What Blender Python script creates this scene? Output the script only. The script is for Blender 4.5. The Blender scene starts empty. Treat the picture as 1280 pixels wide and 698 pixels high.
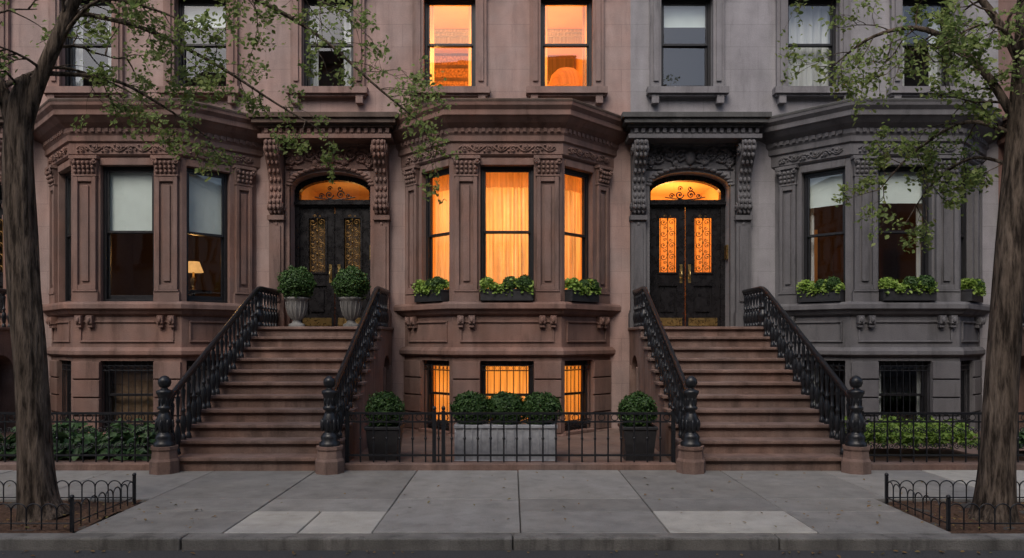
import bpy, math, random
import numpy as np
from mathutils import Matrix, Vector, noise
random.seed(7); rng=np.random.default_rng(7)
scene=bpy.context.scene
S2=math.sqrt(.5)
# ------------------------------------------------------------------ materials
MATS={}
def nm(name):
    m=bpy.data.materials.new(name); m.use_nodes=True
    nt=m.node_tree; nt.nodes.clear()
    out=nt.nodes.new('ShaderNodeOutputMaterial')
    MATS[name]=m
    return m,nt,out
def N(nt,t,**k):
    n=nt.nodes.new(t)
    for a,b in k.items(): setattr(n,a,b)
    return n
def L(nt,a,b): nt.links.new(a,b)
def uvw(nt):
    g=N(nt,'ShaderNodeNewGeometry'); s=N(nt,'ShaderNodeSeparateXYZ'); L(nt,g.outputs['Position'],s.inputs[0])
    a=N(nt,'ShaderNodeMath',operation='ADD'); L(nt,s.outputs[0],a.inputs[0]); L(nt,s.outputs[1],a.inputs[1])
    c=N(nt,'ShaderNodeCombineXYZ'); L(nt,a.outputs[0],c.inputs[0]); L(nt,s.outputs[2],c.inputs[1])
    return g.outputs['Position'],c.outputs[0]
def noi(nt,vec,scale,detail=4,rough=.55,stretch=None):
    if stretch:
        m=N(nt,'ShaderNodeMapping'); m.inputs['Scale'].default_value=stretch; L(nt,vec,m.inputs[0]); vec=m.outputs[0]
    n=N(nt,'ShaderNodeTexNoise'); n.inputs['Scale'].default_value=scale; n.inputs['Detail'].default_value=detail
    n.inputs['Roughness'].default_value=rough; L(nt,vec,n.inputs['Vector']); return n.outputs[0]
def rng_map(nt,val,a,b,f0=.3,f1=.7):
    r=N(nt,'ShaderNodeMapRange'); r.inputs[1].default_value=f0; r.inputs[2].default_value=f1
    r.inputs[3].default_value=a; r.inputs[4].default_value=b; L(nt,val,r.inputs[0]); return r.outputs[0]
def mulc(nt,col,fac):
    m=N(nt,'ShaderNodeVectorMath',operation='SCALE'); L(nt,col,m.inputs[0]); L(nt,fac,m.inputs['Scale']); return m.outputs[0]
def math_(nt,op,a,b):
    m=N(nt,'ShaderNodeMath',operation=op)
    for i,x in enumerate((a,b)):
        if isinstance(x,(int,float)): m.inputs[i].default_value=x
        else: L(nt,x,m.inputs[i])
    return m.outputs[0]
def stone(name,col,joints=False,rough=.85,bump=.12,streak=.2,jw=.95,jh=.39,island=0,fine=60,mott=.12,stain=.25):
    m,nt,out=nm(name); pos,uv=uvw(nt)
    b=N(nt,'ShaderNodeBsdfPrincipled'); b.inputs['Roughness'].default_value=rough
    b.inputs['Specular IOR Level'].default_value=.25
    n2=noi(nt,pos,fine,1); n3=noi(nt,pos,3.2,4,.6)
    # mineral hue variation between two neighbouring tones of the same stone
    mx=N(nt,'ShaderNodeMix',data_type='RGBA'); g0=sum(col)/3
    mx.inputs[6].default_value=(*col,1); mx.inputs[7].default_value=(*[c_*.72+g0*.28 for c_ in col],1)
    L(nt,rng_map(nt,noi(nt,pos,.9,3,.6),0,1,.4,.6),mx.inputs[0]); c=mx.outputs[2]
    ns=noi(nt,pos,1.3,2,.6,(2.6,2.6,.4))
    s1=rng_map(nt,ns,1-streak,1+streak*.5)
    st=rng_map(nt,noi(nt,pos,1,4,.65,(5,5,.9)),1-stain,1,.34,.46)   # rain and soot streaks
    f=math_(nt,'MULTIPLY',math_(nt,'MULTIPLY',s1,rng_map(nt,n2,.91,1.08)),math_(nt,'MULTIPLY',st,rng_map(nt,n3,1-mott,1+mott*.8)))
    if island:
        g=N(nt,'ShaderNodeNewGeometry')
        f=math_(nt,'MULTIPLY',f,rng_map(nt,g.outputs['Random Per Island'],1-island,1+island,0,1))
    h=n2
    if joints:
        br=N(nt,'ShaderNodeTexBrick'); L(nt,uv,br.inputs['Vector'])
        br.inputs['Scale'].default_value=1; br.inputs['Brick Width'].default_value=jw; br.inputs['Row Height'].default_value=jh
        br.inputs['Mortar Size'].default_value=.005; br.inputs['Mortar Smooth'].default_value=.3
        br.inputs['Color1'].default_value=(1,1,1,1); br.inputs['Color2'].default_value=(.955,.95,.945,1); br.inputs['Mortar'].default_value=(.78,.76,.75,1)
        f=math_(nt,'MULTIPLY',f,br.outputs['Color'])
        h=math_(nt,'SUBTRACT',h,math_(nt,'MULTIPLY',br.outputs['Fac'],1.2))
    L(nt,mulc(nt,c,f),b.inputs['Base Color'])
    bp=N(nt,'ShaderNodeBump'); bp.inputs['Strength'].default_value=bump; bp.inputs['Distance'].default_value=.02
    L(nt,h,bp.inputs['Height']); L(nt,bp.outputs[0],b.inputs['Normal']); L(nt,b.outputs[0],out.inputs[0]); return m
def simple(name,col,rough=.5,metal=0,bump=.1,sc=30,var=.15,spec=.5):
    m,nt,out=nm(name); pos,uv=uvw(nt)
    b=N(nt,'ShaderNodeBsdfPrincipled'); b.inputs['Roughness'].default_value=rough; b.inputs['Metallic'].default_value=metal
    b.inputs['Specular IOR Level'].default_value=spec
    rgb=N(nt,'ShaderNodeRGB'); rgb.outputs[0].default_value=(*col,1)
    n=noi(nt,pos,sc,2)
    L(nt,mulc(nt,rgb.outputs[0],rng_map(nt,n,1-var,1+var)),b.inputs['Base Color'])
    L(nt,rng_map(nt,n,max(.02,rough-.06),min(1,rough+.08)),b.inputs['Roughness'])
    if bump>0:
        bp=N(nt,'ShaderNodeBump'); bp.inputs['Strength'].default_value=bump; bp.inputs['Distance'].default_value=.01
        L(nt,n,bp.inputs['Height']); L(nt,bp.outputs[0],b.inputs['Normal'])
    L(nt,b.outputs[0],out.inputs[0]); return m
def leafmat(name,c1,c2,c3,transl=.35):
    m,nt,out=nm(name); g=N(nt,'ShaderNodeNewGeometry')
    r=N(nt,'ShaderNodeValToRGB'); L(nt,g.outputs['Random Per Island'],r.inputs[0])
    e=r.color_ramp.elements; e[0].color=(*c1,1); e[1].color=(*c3,1); e[1].position=1
    x=e.new(.55); x.color=(*c2,1)
    b=N(nt,'ShaderNodeBsdfPrincipled'); b.inputs['Roughness'].default_value=.5; b.inputs['Specular IOR Level'].default_value=.35
    L(nt,r.outputs[0],b.inputs['Base Color'])
    t=N(nt,'ShaderNodeBsdfTranslucent'); L(nt,r.outputs[0],t.inputs[0])
    mx=N(nt,'ShaderNodeMixShader'); mx.inputs[0].default_value=transl
    L(nt,b.outputs[0],mx.inputs[1]); L(nt,t.outputs[0],mx.inputs[2]); L(nt,mx.outputs[0],out.inputs[0]); return m
def glass(name,F0=.12,tint=(.93,.95,.94)):
    m,nt,out=nm(name); pos,uv=uvw(nt)
    ge=N(nt,'ShaderNodeNewGeometry'); d=N(nt,'ShaderNodeVectorMath',operation='DOT_PRODUCT'); L(nt,ge.outputs['Normal'],d.inputs[0]); L(nt,ge.outputs['Incoming'],d.inputs[1])
    c=math_(nt,'ABSOLUTE',d.outputs['Value'],0); f=math_(nt,'ADD',math_(nt,'MULTIPLY',math_(nt,'POWER',math_(nt,'SUBTRACT',1.0,c),5.0),1-F0),F0)
    t=N(nt,'ShaderNodeBsdfTransparent'); t.inputs[0].default_value=(*tint,1)
    g=N(nt,'ShaderNodeBsdfGlossy'); g.inputs['Roughness'].default_value=.01
    bp=N(nt,'ShaderNodeBump'); bp.inputs['Strength'].default_value=.05; bp.inputs['Distance'].default_value=.02
    L(nt,noi(nt,pos,2.2,0),bp.inputs['Height']); L(nt,bp.outputs[0],g.inputs['Normal'])
    mx=N(nt,'ShaderNodeMixShader'); L(nt,f,mx.inputs[0]); L(nt,t.outputs[0],mx.inputs[1]); L(nt,g.outputs[0],mx.inputs[2])
    L(nt,mx.outputs[0],out.inputs[0]); return m
def cloth(name,col,tr=.6,transp=0.0,lo=.72):
    m,nt,out=nm(name); pos,uv=uvw(nt)
    rgb=N(nt,'ShaderNodeRGB'); rgb.outputs[0].default_value=(*col,1)
    c=mulc(nt,rgb.outputs[0],rng_map(nt,noi(nt,uv,1,2,.5,(24,.9,1)),lo,1.08))  # upright lighter and darker bands put fold shading into the cloth colour
    d=N(nt,'ShaderNodeBsdfDiffuse'); L(nt,c,d.inputs[0])
    t=N(nt,'ShaderNodeBsdfTranslucent'); L(nt,c,t.inputs[0])
    mx=N(nt,'ShaderNodeMixShader'); mx.inputs[0].default_value=tr; L(nt,d.outputs[0],mx.inputs[1]); L(nt,t.outputs[0],mx.inputs[2])
    L(nt,mx.outputs[0],out.inputs[0]); return m
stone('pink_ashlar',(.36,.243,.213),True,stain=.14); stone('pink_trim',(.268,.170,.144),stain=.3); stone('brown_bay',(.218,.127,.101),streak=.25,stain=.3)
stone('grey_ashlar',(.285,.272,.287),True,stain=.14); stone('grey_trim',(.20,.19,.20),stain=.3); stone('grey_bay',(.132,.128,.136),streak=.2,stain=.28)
stone('brown_ashlar',(.22,.13,.11),True); stone('brown_trim',(.19,.11,.09))
stone('stoop_stone',(.20,.125,.100),streak=.28,fine=45,mott=.24,stain=.3,bump=.2); stone('dark_cornice',(.115,.078,.060),streak=.35)
stone('grey_cornice',(.09,.089,.088),streak=.25)
stone('opp_stone',(.34,.25,.20),True)
stone('bluestone',(.232,.222,.205),rough=.8,streak=.14,island=.15,bump=.2,fine=110,mott=.15,stain=.14)
stone('pale_concrete',(.42,.40,.355),rough=.85,streak=.12,island=.06,bump=.2,fine=130,mott=.13,stain=.12)
stone('curb_stone',(.185,.175,.158),streak=.3,bump=.3,fine=80,mott=.25,stain=.4)
stone('urn_stone',(.19,.185,.175),streak=.35,stain=.4); stone('area_paver',(.18,.115,.09),True,jw=.22,jh=.11)
stone('joint_dirt',(.08,.072,.062),streak=.3)
simple('asphalt',(.055,.055,.056),.85,0,.6,140,.35,.3)
simple('soil',(.085,.052,.036),.95,0,1,40,.5,.1)
simple('ground_dirt',(.08,.07,.06),.95,0,0,5,.3,.1)
simple('black_iron',(.012,.013,.016),.36,0,.04,40,.3,.45)
simple('black_paint',(.012,.012,.014),.4,0,0,20,.25,.5)
simple('door_black',(.011,.010,.011),.28,0,0,12,.2,.5)
simple('brass',(.65,.45,.18),.3,1,.0,30,.1)
simple('gilt_iron',(.20,.11,.03),.4,.7,.0,30,.2)
simple('zinc_planter',(.32,.33,.35),.5,.1,.05,14,.2)
simple('dark_planter',(.02,.02,.022),.5,0,.0,20,.2)
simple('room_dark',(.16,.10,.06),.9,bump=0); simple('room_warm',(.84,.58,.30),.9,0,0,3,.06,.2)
simple('blind_and_sky_pale',(.66,.73,.70),.9,0,0,3,.05,.2); simple('book_spines',(.30,.16,.08),.7,0,0,25,.6)
simple('bark',(.125,.09,.07),.95,0,.1,30,.2,.1)
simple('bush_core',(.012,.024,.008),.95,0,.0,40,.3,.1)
cloth('curtain_warm',(.95,.81,.63),.8,0,.55); cloth('curtain_white',(.78,.80,.80),.3); cloth('shade_warm',(.93,.66,.36),.8)
glass('window_glass')
leafmat('tree_leaf',(.14,.20,.05),(.21,.285,.08),(.31,.37,.13),.5)
leafmat('box_leaf',(.025,.06,.016),(.045,.10,.024),(.085,.155,.04),.2)
leafmat('lime_leaf',(.13,.22,.035),(.22,.34,.06),(.33,.44,.10),.3)
leafmat('hosta_leaf',(.03,.075,.025),(.055,.11,.04),(.09,.15,.06),.25)
leafmat('dead_leaf',(.16,.09,.03),(.22,.14,.05),(.12,.12,.04),.1)
m=MATS['bark']; nt=m.node_tree
bs=[n for n in nt.nodes if n.type=='BSDF_PRINCIPLED'][0]; pos,_=uvw(nt)
vn=noi(nt,pos,1.0,4,.68,(26,26,3.4)); v2=noi(nt,pos,3,2)
rp=N(nt,'ShaderNodeValToRGB'); L(nt,vn,rp.inputs[0]); e=rp.color_ramp.elements
e[0].position=.38; e[0].color=(.030,.023,.018,1); e[1].position=.62; e[1].color=(.165,.128,.10,1)
L(nt,mulc(nt,rp.outputs[0],rng_map(nt,v2,.65,1.2)),bs.inputs['Base Color'])
bp=N(nt,'ShaderNodeBump'); bp.inputs['Strength'].default_value=.95; bp.inputs['Distance'].default_value=.035; L(nt,vn,bp.inputs['Height']); L(nt,bp.outputs[0],bs.inputs['Normal'])
def emis(name,col,s):
    m,nt,out=nm(name); e=N(nt,'ShaderNodeEmission'); e.inputs[0].default_value=(*col,1); e.inputs[1].default_value=s
    pos,_=uvw(nt); L(nt,rng_map(nt,noi(nt,pos,9,2),s*.8,s*1.1),e.inputs[1]); L(nt,e.outputs[0],out.inputs[0])
emis('lampshade',(1,.5,.16),.9)

# ------------------------------------------------------------------ mesh builder
def empty(name,loc=(0,0,0)):
    o=bpy.data.objects.new(name,None); o.location=loc; o.empty_display_size=.3; scene.collection.objects.link(o); return o
class MB:
    def __init__(s): s.v=[];s.f=[];s.m=[];s.sm=[];s.mats=[];s.M=Matrix.Identity(4)
    def mi(s,mat):
        if mat not in s.mats: s.mats.append(mat)
        return s.mats.index(mat)
    def add(s,vs,fs,mat,smooth=False):
        b=len(s.v); M=s.M
        s.v+= [tuple(M@Vector(p)) for p in vs]; k=s.mi(mat)
        for f in fs: s.f.append(tuple(b+i for i in f)); s.m.append(k); s.sm.append(smooth)
    def box(s,x0,x1,y0,y1,z0,z1,mat):
        s.add([(x0,y0,z0),(x1,y0,z0),(x1,y1,z0),(x0,y1,z0),(x0,y0,z1),(x1,y0,z1),(x1,y1,z1),(x0,y1,z1)],
              [(0,3,2,1),(4,5,6,7),(0,1,5,4),(1,2,6,5),(2,3,7,6),(3,0,4,7)],mat)
    def quad(s,a,b,c,d,mat): s.add([a,b,c,d],[(0,1,2,3)],mat)
    def loft(s,rings,mat,smooth=False,caps=True):
        n=len(rings[0]); vs=[p for r in rings for p in r]; fs=[]
        for i in range(len(rings)-1):
            for j in range(n):
                k=(j+1)%n; fs.append((i*n+j,i*n+k,(i+1)*n+k,(i+1)*n+j))
        s.add(vs,fs,mat,smooth)
        if caps:
            s.add(rings[0],[tuple(reversed(range(n)))],mat); s.add(rings[-1],[tuple(range(n))],mat)
    def lathe(s,cx,cy,prof,mat,seg=14,smooth=True):
        s.loft([[(cx+r*math.cos(2*math.pi*j/seg),cy+r*math.sin(2*math.pi*j/seg),z) for j in range(seg)] for r,z in prof],mat,smooth)
    def ell(s,c,r,mat,seg=8,rg=5):
        rr=[]
        for i in range(rg+1):
            t=math.pi*(i+.02)/(rg+.04)-math.pi/2; q=max(.05,math.cos(t))
            rr.append([(c[0]+r[0]*q*math.cos(2*math.pi*j/seg),c[1]+r[1]*q*math.sin(2*math.pi*j/seg),c[2]+r[2]*math.sin(t)) for j in range(seg)])
        s.loft(rr,mat,True)
    def tube(s,pts,rad,mat,seg=6,smooth=True,nz=0,caps=True):
        pts=[Vector(p) for p in pts]; n=len(pts)
        if not hasattr(rad,'__len__'): rad=[rad]*n
        rings=[]; ref=None
        for i in range(n):
            t=(pts[min(i+1,n-1)]-pts[max(i-1,0)])
            if t.length<1e-7: t=Vector((0,0,1))
            t.normalize()
            if ref is None: ref=t.orthogonal().normalized()
            a=(ref-t*ref.dot(t))
            a= a.normalized() if a.length>1e-5 else t.orthogonal().normalized()
            ref=a; b=t.cross(a); r=[]
            for j in range(seg):
                an=2*math.pi*j/seg; d=a*math.cos(an)+b*math.sin(an)
                k=1
                if nz: k=1+nz*noise.noise(Vector((d.x*3,d.y*3,pts[i].z*.9+3)))+nz*.5*noise.noise(Vector((d.x*7,d.y*7,pts[i].z*1.5)))
                r.append(tuple(pts[i]+d*rad[i]*k))
            rings.append(r)
        s.loft(rings,mat,smooth,caps)
    def wall(s,u0,u1,z0,z1,holes,depth,mat):
        us=sorted({u0,u1,*[h[0] for h in holes],*[h[1] for h in holes]}); zs=sorted({z0,z1,*[h[2] for h in holes],*[h[3] for h in holes]})
        for a,b in zip(us,us[1:]):
            for c,d in zip(zs,zs[1:]):
                mu,mz=(a+b)/2,(c+d)/2
                if any(h[0]<mu<h[1] and h[2]<mz<h[3] for h in holes): continue
                s.quad((a,0,c),(b,0,c),(b,0,d),(a,0,d),mat)
        for h in holes:
            dd=h[4] if len(h)>4 else depth
            if dd<=0: continue
            a,b,c,d=h[:4]
            s.quad((a,0,c),(a,0,d),(a,dd,d),(a,dd,c),mat); s.quad((b,0,c),(b,dd,c),(b,dd,d),(b,0,d),mat)
            s.quad((a,0,d),(b,0,d),(b,dd,d),(a,dd,d),mat); s.quad((a,0,c),(a,dd,c),(b,dd,c),(b,0,c),mat)
    def arch(s,u0,u1,zs,zc,zt,v0,v1,mat,n=16):
        c=(u0+u1)/2; w=(u1-u0)/2; f=lambda u: zs+(zc-zs)*math.sqrt(max(0,1-((u-c)/w)**2)) 
        for i in range(n):
            a=c-w*math.cos(math.pi*i/n); b=c-w*math.cos(math.pi*(i+1)/n); za,zb=f(a),f(b)
            s.add([(a,v0,za),(b,v0,zb),(b,v0,zt),(a,v0,zt),(a,v1,za),(b,v1,zb),(b,v1,zt),(a,v1,zt)],[(0,1,2,3),(4,7,6,5),(0,4,5,1)],mat)
    def build(s,name,parent=None,loc=None,bevel=0,seg=1):
        me=bpy.data.meshes.new(name); vs=s.v
        if loc is not None and parent is None: vs=[(x-loc[0],y-loc[1],z-loc[2]) for x,y,z in vs]
        me.from_pydata(vs,[],s.f); 
        for mt in s.mats: me.materials.append(MATS[mt])
        me.polygons.foreach_set('material_index',s.m); me.polygons.foreach_set('use_smooth',s.sm); me.update()
        o=bpy.data.objects.new(name,me); scene.collection.objects.link(o)
        if parent: o.parent=parent; o.matrix_parent_inverse=Matrix.Translation(-Vector(parent.location))
        elif loc is not None: o.location=loc
        if bevel:
            md=o.modifiers.new('bevel','BEVEL'); md.width=bevel; md.segments=seg; md.limit_method='ANGLE'; md.angle_limit=math.radians(50)
        return o
def leaves(name,P,Nn,size,asp,mat,parent,jit=.35,fold=.2):
    P=np.asarray(P,float); n=len(P); Nn=np.asarray(Nn,float)+rng.normal(0,jit,(n,3)); Nn/=np.linalg.norm(Nn,axis=1)[:,None]+1e-9
    t=rng.normal(0,1,(n,3)); t-=Nn*(t*Nn).sum(1)[:,None]; t/=np.linalg.norm(t,axis=1)[:,None]+1e-9
    b=np.cross(Nn,t); Ls=(size*rng.uniform(.6,1.3,n))[:,None]; W=Ls*asp
    up=Nn*W*fold
    V=np.stack([P-t*Ls*.5,P-t*Ls*.15+b*W*.5+up,P+t*Ls*.2+b*W*.38+up,P+t*Ls*.5,P+t*Ls*.2-b*W*.38+up,P-t*Ls*.15-b*W*.5+up],1).reshape(-1,3)
    base=np.arange(n)[:,None]*6
    F=np.concatenate([base+np.array([0,1,2,3]),base+np.array([0,3,4,5])],1).reshape(-1,4)
    me=bpy.data.meshes.new(name); me.vertices.add(len(V)); me.vertices.foreach_set('co',V.ravel())
    me.loops.add(F.size); me.loops.foreach_set('vertex_index',F.ravel().astype(np.int32))
    me.polygons.add(len(F)); me.polygons.foreach_set('loop_start',np.arange(0,F.size,4,dtype=np.int32)); me.update(calc_edges=True)
    me.materials.append(MATS[mat]); o=bpy.data.objects.new(name,me); scene.collection.objects.link(o)
    o.parent=parent; o.matrix_parent_inverse=Matrix.Translation(-Vector(parent.location)); return o
def fr(ox,oy,ux,uy): # local frame: u along facade, v inward
    return Matrix(((ux,-uy,0,ox),(uy,ux,0,oy),(0,0,1,0),(0,0,0,1)))
# ------------------------------------------------------------------ ornaments (local frame, v<0 outward)
def spiral(mb,cu,cz,r,v,mat,sg=1,turns=1.6,tr=.012,a0=0,n=16):
    pts=[]
    for i in range(n+1):
        t=i/n; a=a0+sg*t*turns*2*math.pi; q=r*(1-.82*t); pts.append((cu+q*math.cos(a),v-.012*t,cz+q*math.sin(a)))
    mb.tube(pts,[tr*(1-.35*i/n) for i in range(n+1)],mat,5)
    mb.ell((cu,v-.012,cz),(tr*1.5,tr*1.2,tr*1.5),mat,6,4)
def frieze(mb,u0,u1,zc,h,v,mat):
    n=max(2,round((u1-u0)/(h*1.15))); w=(u1-u0)/n
    pts=[]
    for i in range(n*6+1):
        u=u0+(u1-u0)*i/(n*6); pts.append((u,v-.005,zc+h*.3*math.sin(math.pi*i/6)))
    mb.tube(pts,h*.07,mat,5)
    for i in range(n):
        s=1 if i%2==0 else -1; cu=u0+w*(i+.5)
        spiral(mb,cu,zc-s*h*.1,h*.34,v-.012,mat,s,1.3,h*.085,random.uniform(0,1),12)
        for k in (-1,1):
            mb.ell((cu+k*w*.38,v-.006,zc-s*h*.22+k*s*h*.08),(h*.14,h*.15,h*.10),mat,6,4)
def pilaster(mb,ua,ub,z0,z1,v,mat):
    w=ub-ua; zc=z1-.33
    mb.box(ua,ub,v-.055,v+.03,z0,z0+.16,mat); mb.box(ua+.012,ub-.012,v-.07,v+.03,z0+.16,z0+.19,mat)
    a,b=ua+.03,ub-.03
    mb.box(a,b,v-.018,v+.03,z0+.19,zc,mat)
    st=w*.2
    mb.box(a,a+st*.8,v-.062,v-.0,z0+.19,zc,mat); mb.box(b-st*.8,b,v-.062,v,z0+.19,zc,mat)
    mb.box(a+st*.8,b-st*.8,v-.058,v,z0+.19,z0+.27,mat); mb.box(a+st*.8,b-st*.8,v-.058,v,zc-.08,zc,mat)
    if w>.3: mb.box((a+b)/2-w*.13,(a+b)/2+w*.13,v-.045,v,z0+.33,zc-.14,mat)
    mb.box(ua+.015,ub-.015,v-.07,v+.03,zc,zc+.03,mat)
    mb.add([(ua+.03,v-.045,zc+.03),(ub-.03,v-.045,zc+.03),(ub-.03,v+.02,zc+.03),(ua+.03,v+.02,zc+.03),(ua,v-.09,zc+.27),(ub,v-.09,zc+.27),(ub,v+.02,zc+.27),(ua,v+.02,zc+.27)],
           [(0,3,2,1),(4,5,6,7),(0,1,5,4),(1,2,6,5),(2,3,7,6),(3,0,4,7)],mat)
    k=max(3,round(w/.09))
    for r in range(3):
        for i in range(k):
            u=ua+.03+(w-.06)*(i+.5)/k; zz=zc+.075+r*.068; vv=v-.070-.016*r
            mb.ell((u,vv,zz),(w/k*.34,.034,.034),mat,6,5)
    for k2,u in ((1,ua+.03),(-1,ub-.03)): spiral(mb,u,zc+.235,.045,v-.11,mat,k2,1.4,.013)
    mb.box(ua-.02,ub+.02,v-.12,v+.03,zc+.272,zc+.325,mat)
def window(F,G,u0,u1,z0,z1,v=.1,rail=.5,gl='window_glass'):
    fw=.05
    F.box(u0,u0+fw,v,v+.1,z0,z1,'black_paint'); F.box(u1-fw,u1,v,v+.1,z0,z1,'black_paint')
    F.box(u0+fw,u1-fw,v,v+.1,z1-fw,z1,'black_paint'); F.box(u0+fw,u1-fw,v-.01,v+.1,z0,z0+.045,'black_paint')
    zr=z0+(z1-z0)*rail; a,b=u0+fw,u1-fw; sw=.035
    for (p,q,vv) in ((zr,z1-fw,v+.02),(z0+.045,zr+.03,v+.055)):
        F.box(a,a+sw,vv,vv+.03,p,q,'black_paint'); F.box(b-sw,b,vv,vv+.03,p,q,'black_paint')
        F.box(a+sw,b-sw,vv,vv+.03,p,p+(.04 if p==zr else .07),'black_paint'); F.box(a+sw,b-sw,vv,vv+.03,q-.035,q,'black_paint')
        t1,t2=random.gauss(0,.006),random.gauss(0,.005)
        G.quad((a+sw,vv+.015-t1,p+.03),(b-sw,vv+.015+t2,p+.03),(b-sw,vv+.015+t1,q-.03),(a+sw,vv+.015,q-.03),gl)
def curtain(C,u0,u1,z0,z1,v,mat,folds=7,amp=.03,gap=None):
    n=folds*8; ph=random.uniform(0,6)
    def seg(a,b):
        k=max(6,int(n*(b-a)/(u1-u0)));vs=[];fs=[]
        for i in range(k+1):
            u=a+(b-a)*i/k; t=(u-u0)/(u1-u0)
            off=amp*math.sin(t*folds*2*math.pi+ph+.8*math.sin(t*9))+amp*.4*math.sin(t*folds*5+ph)
            vs+=[(u,v+off*.8,z1),(u+off*.1,v+off,(z0+z1)/2),(u+off*.2,v+off*1.2,z0)]
        for i in range(k):
            for j in (0,1):
                fs.append((i*3+j,i*3+j+1,i*3+j+4,i*3+j+3))
        C.add(vs,fs,mat,True)
    if gap: seg(u0,gap[0]); seg(gap[1],u1)
    else: seg(u0,u1)
def bars(F,u0,u1,z0,z1,v):
    n=round((u1-u0)/.105)
    for i in range(n+1):
        u=u0+.015+(u1-u0-.03)*i/n; F.tube([(u,v,z0),(u,v,z1)],.008,'black_iron',6)
    for z in (z0+.08,z0+.16,z1-.16,z1-.08): F.box(u0,u1,v-.006,v+.006,z-.008,z+.008,'black_iron')
    for i in range(n):
        u=u0+.015+(u1-u0-.03)*(i+.5)/n
        F.tube([(u+.035*math.cos(a*math.pi/4),v,z1-.12+.035*math.sin(a*math.pi/4)) for a in range(9)],.005,'black_iron',4)
        F.tube([(u+.035*math.cos(a*math.pi/4),v,z0+.12+.035*math.sin(a*math.pi/4)) for a in range(9)],.005,'black_iron',4)
def room(R,x0,x1,y0,y1,z0,z1,mat):
    R.quad((x0,y1,z0),(x1,y1,z0),(x1,y1,z1),(x0,y1,z1),mat)
    R.quad((x0,y0,z0),(x0,y1,z0),(x0,y1,z1),(x0,y0,z1),mat); R.quad((x1,y0,z0),(x1,y0,z1),(x1,y1,z1),(x1,y1,z0),mat)
    R.quad((x0,y0,z0),(x1,y0,z0),(x1,y1,z0),(x0,y1,z0),mat); R.quad((x0,y0,z1),(x0,y1,z1),(x1,y1,z1),(x1,y0,z1),mat)
HB,HC,DB=1.78,.88,.9
def bring(cx,off,z):
    E=HB+off*1.414; C=HC+off*.414; f=-DB-off
    return [(cx-E,.22,z),(cx-E,0,z),(cx-C,f,z),(cx+C,f,z),(cx+E,0,z),(cx+E,.22,z)]
FL=math.hypot(HB-HC,DB)
def lamp(name,loc,power,col,rad=.15,parent=None):
    l=bpy.data.lights.new(name,'POINT'); l.energy=power; l.color=col; l.shadow_soft_size=rad
    o=bpy.data.objects.new(name,l); o.location=loc; scene.collection.objects.link(o)
    if parent: o.parent=parent; o.matrix_parent_inverse=Matrix.Translation(-Vector(parent.location))
WARM=(1,.45,.10)
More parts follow.
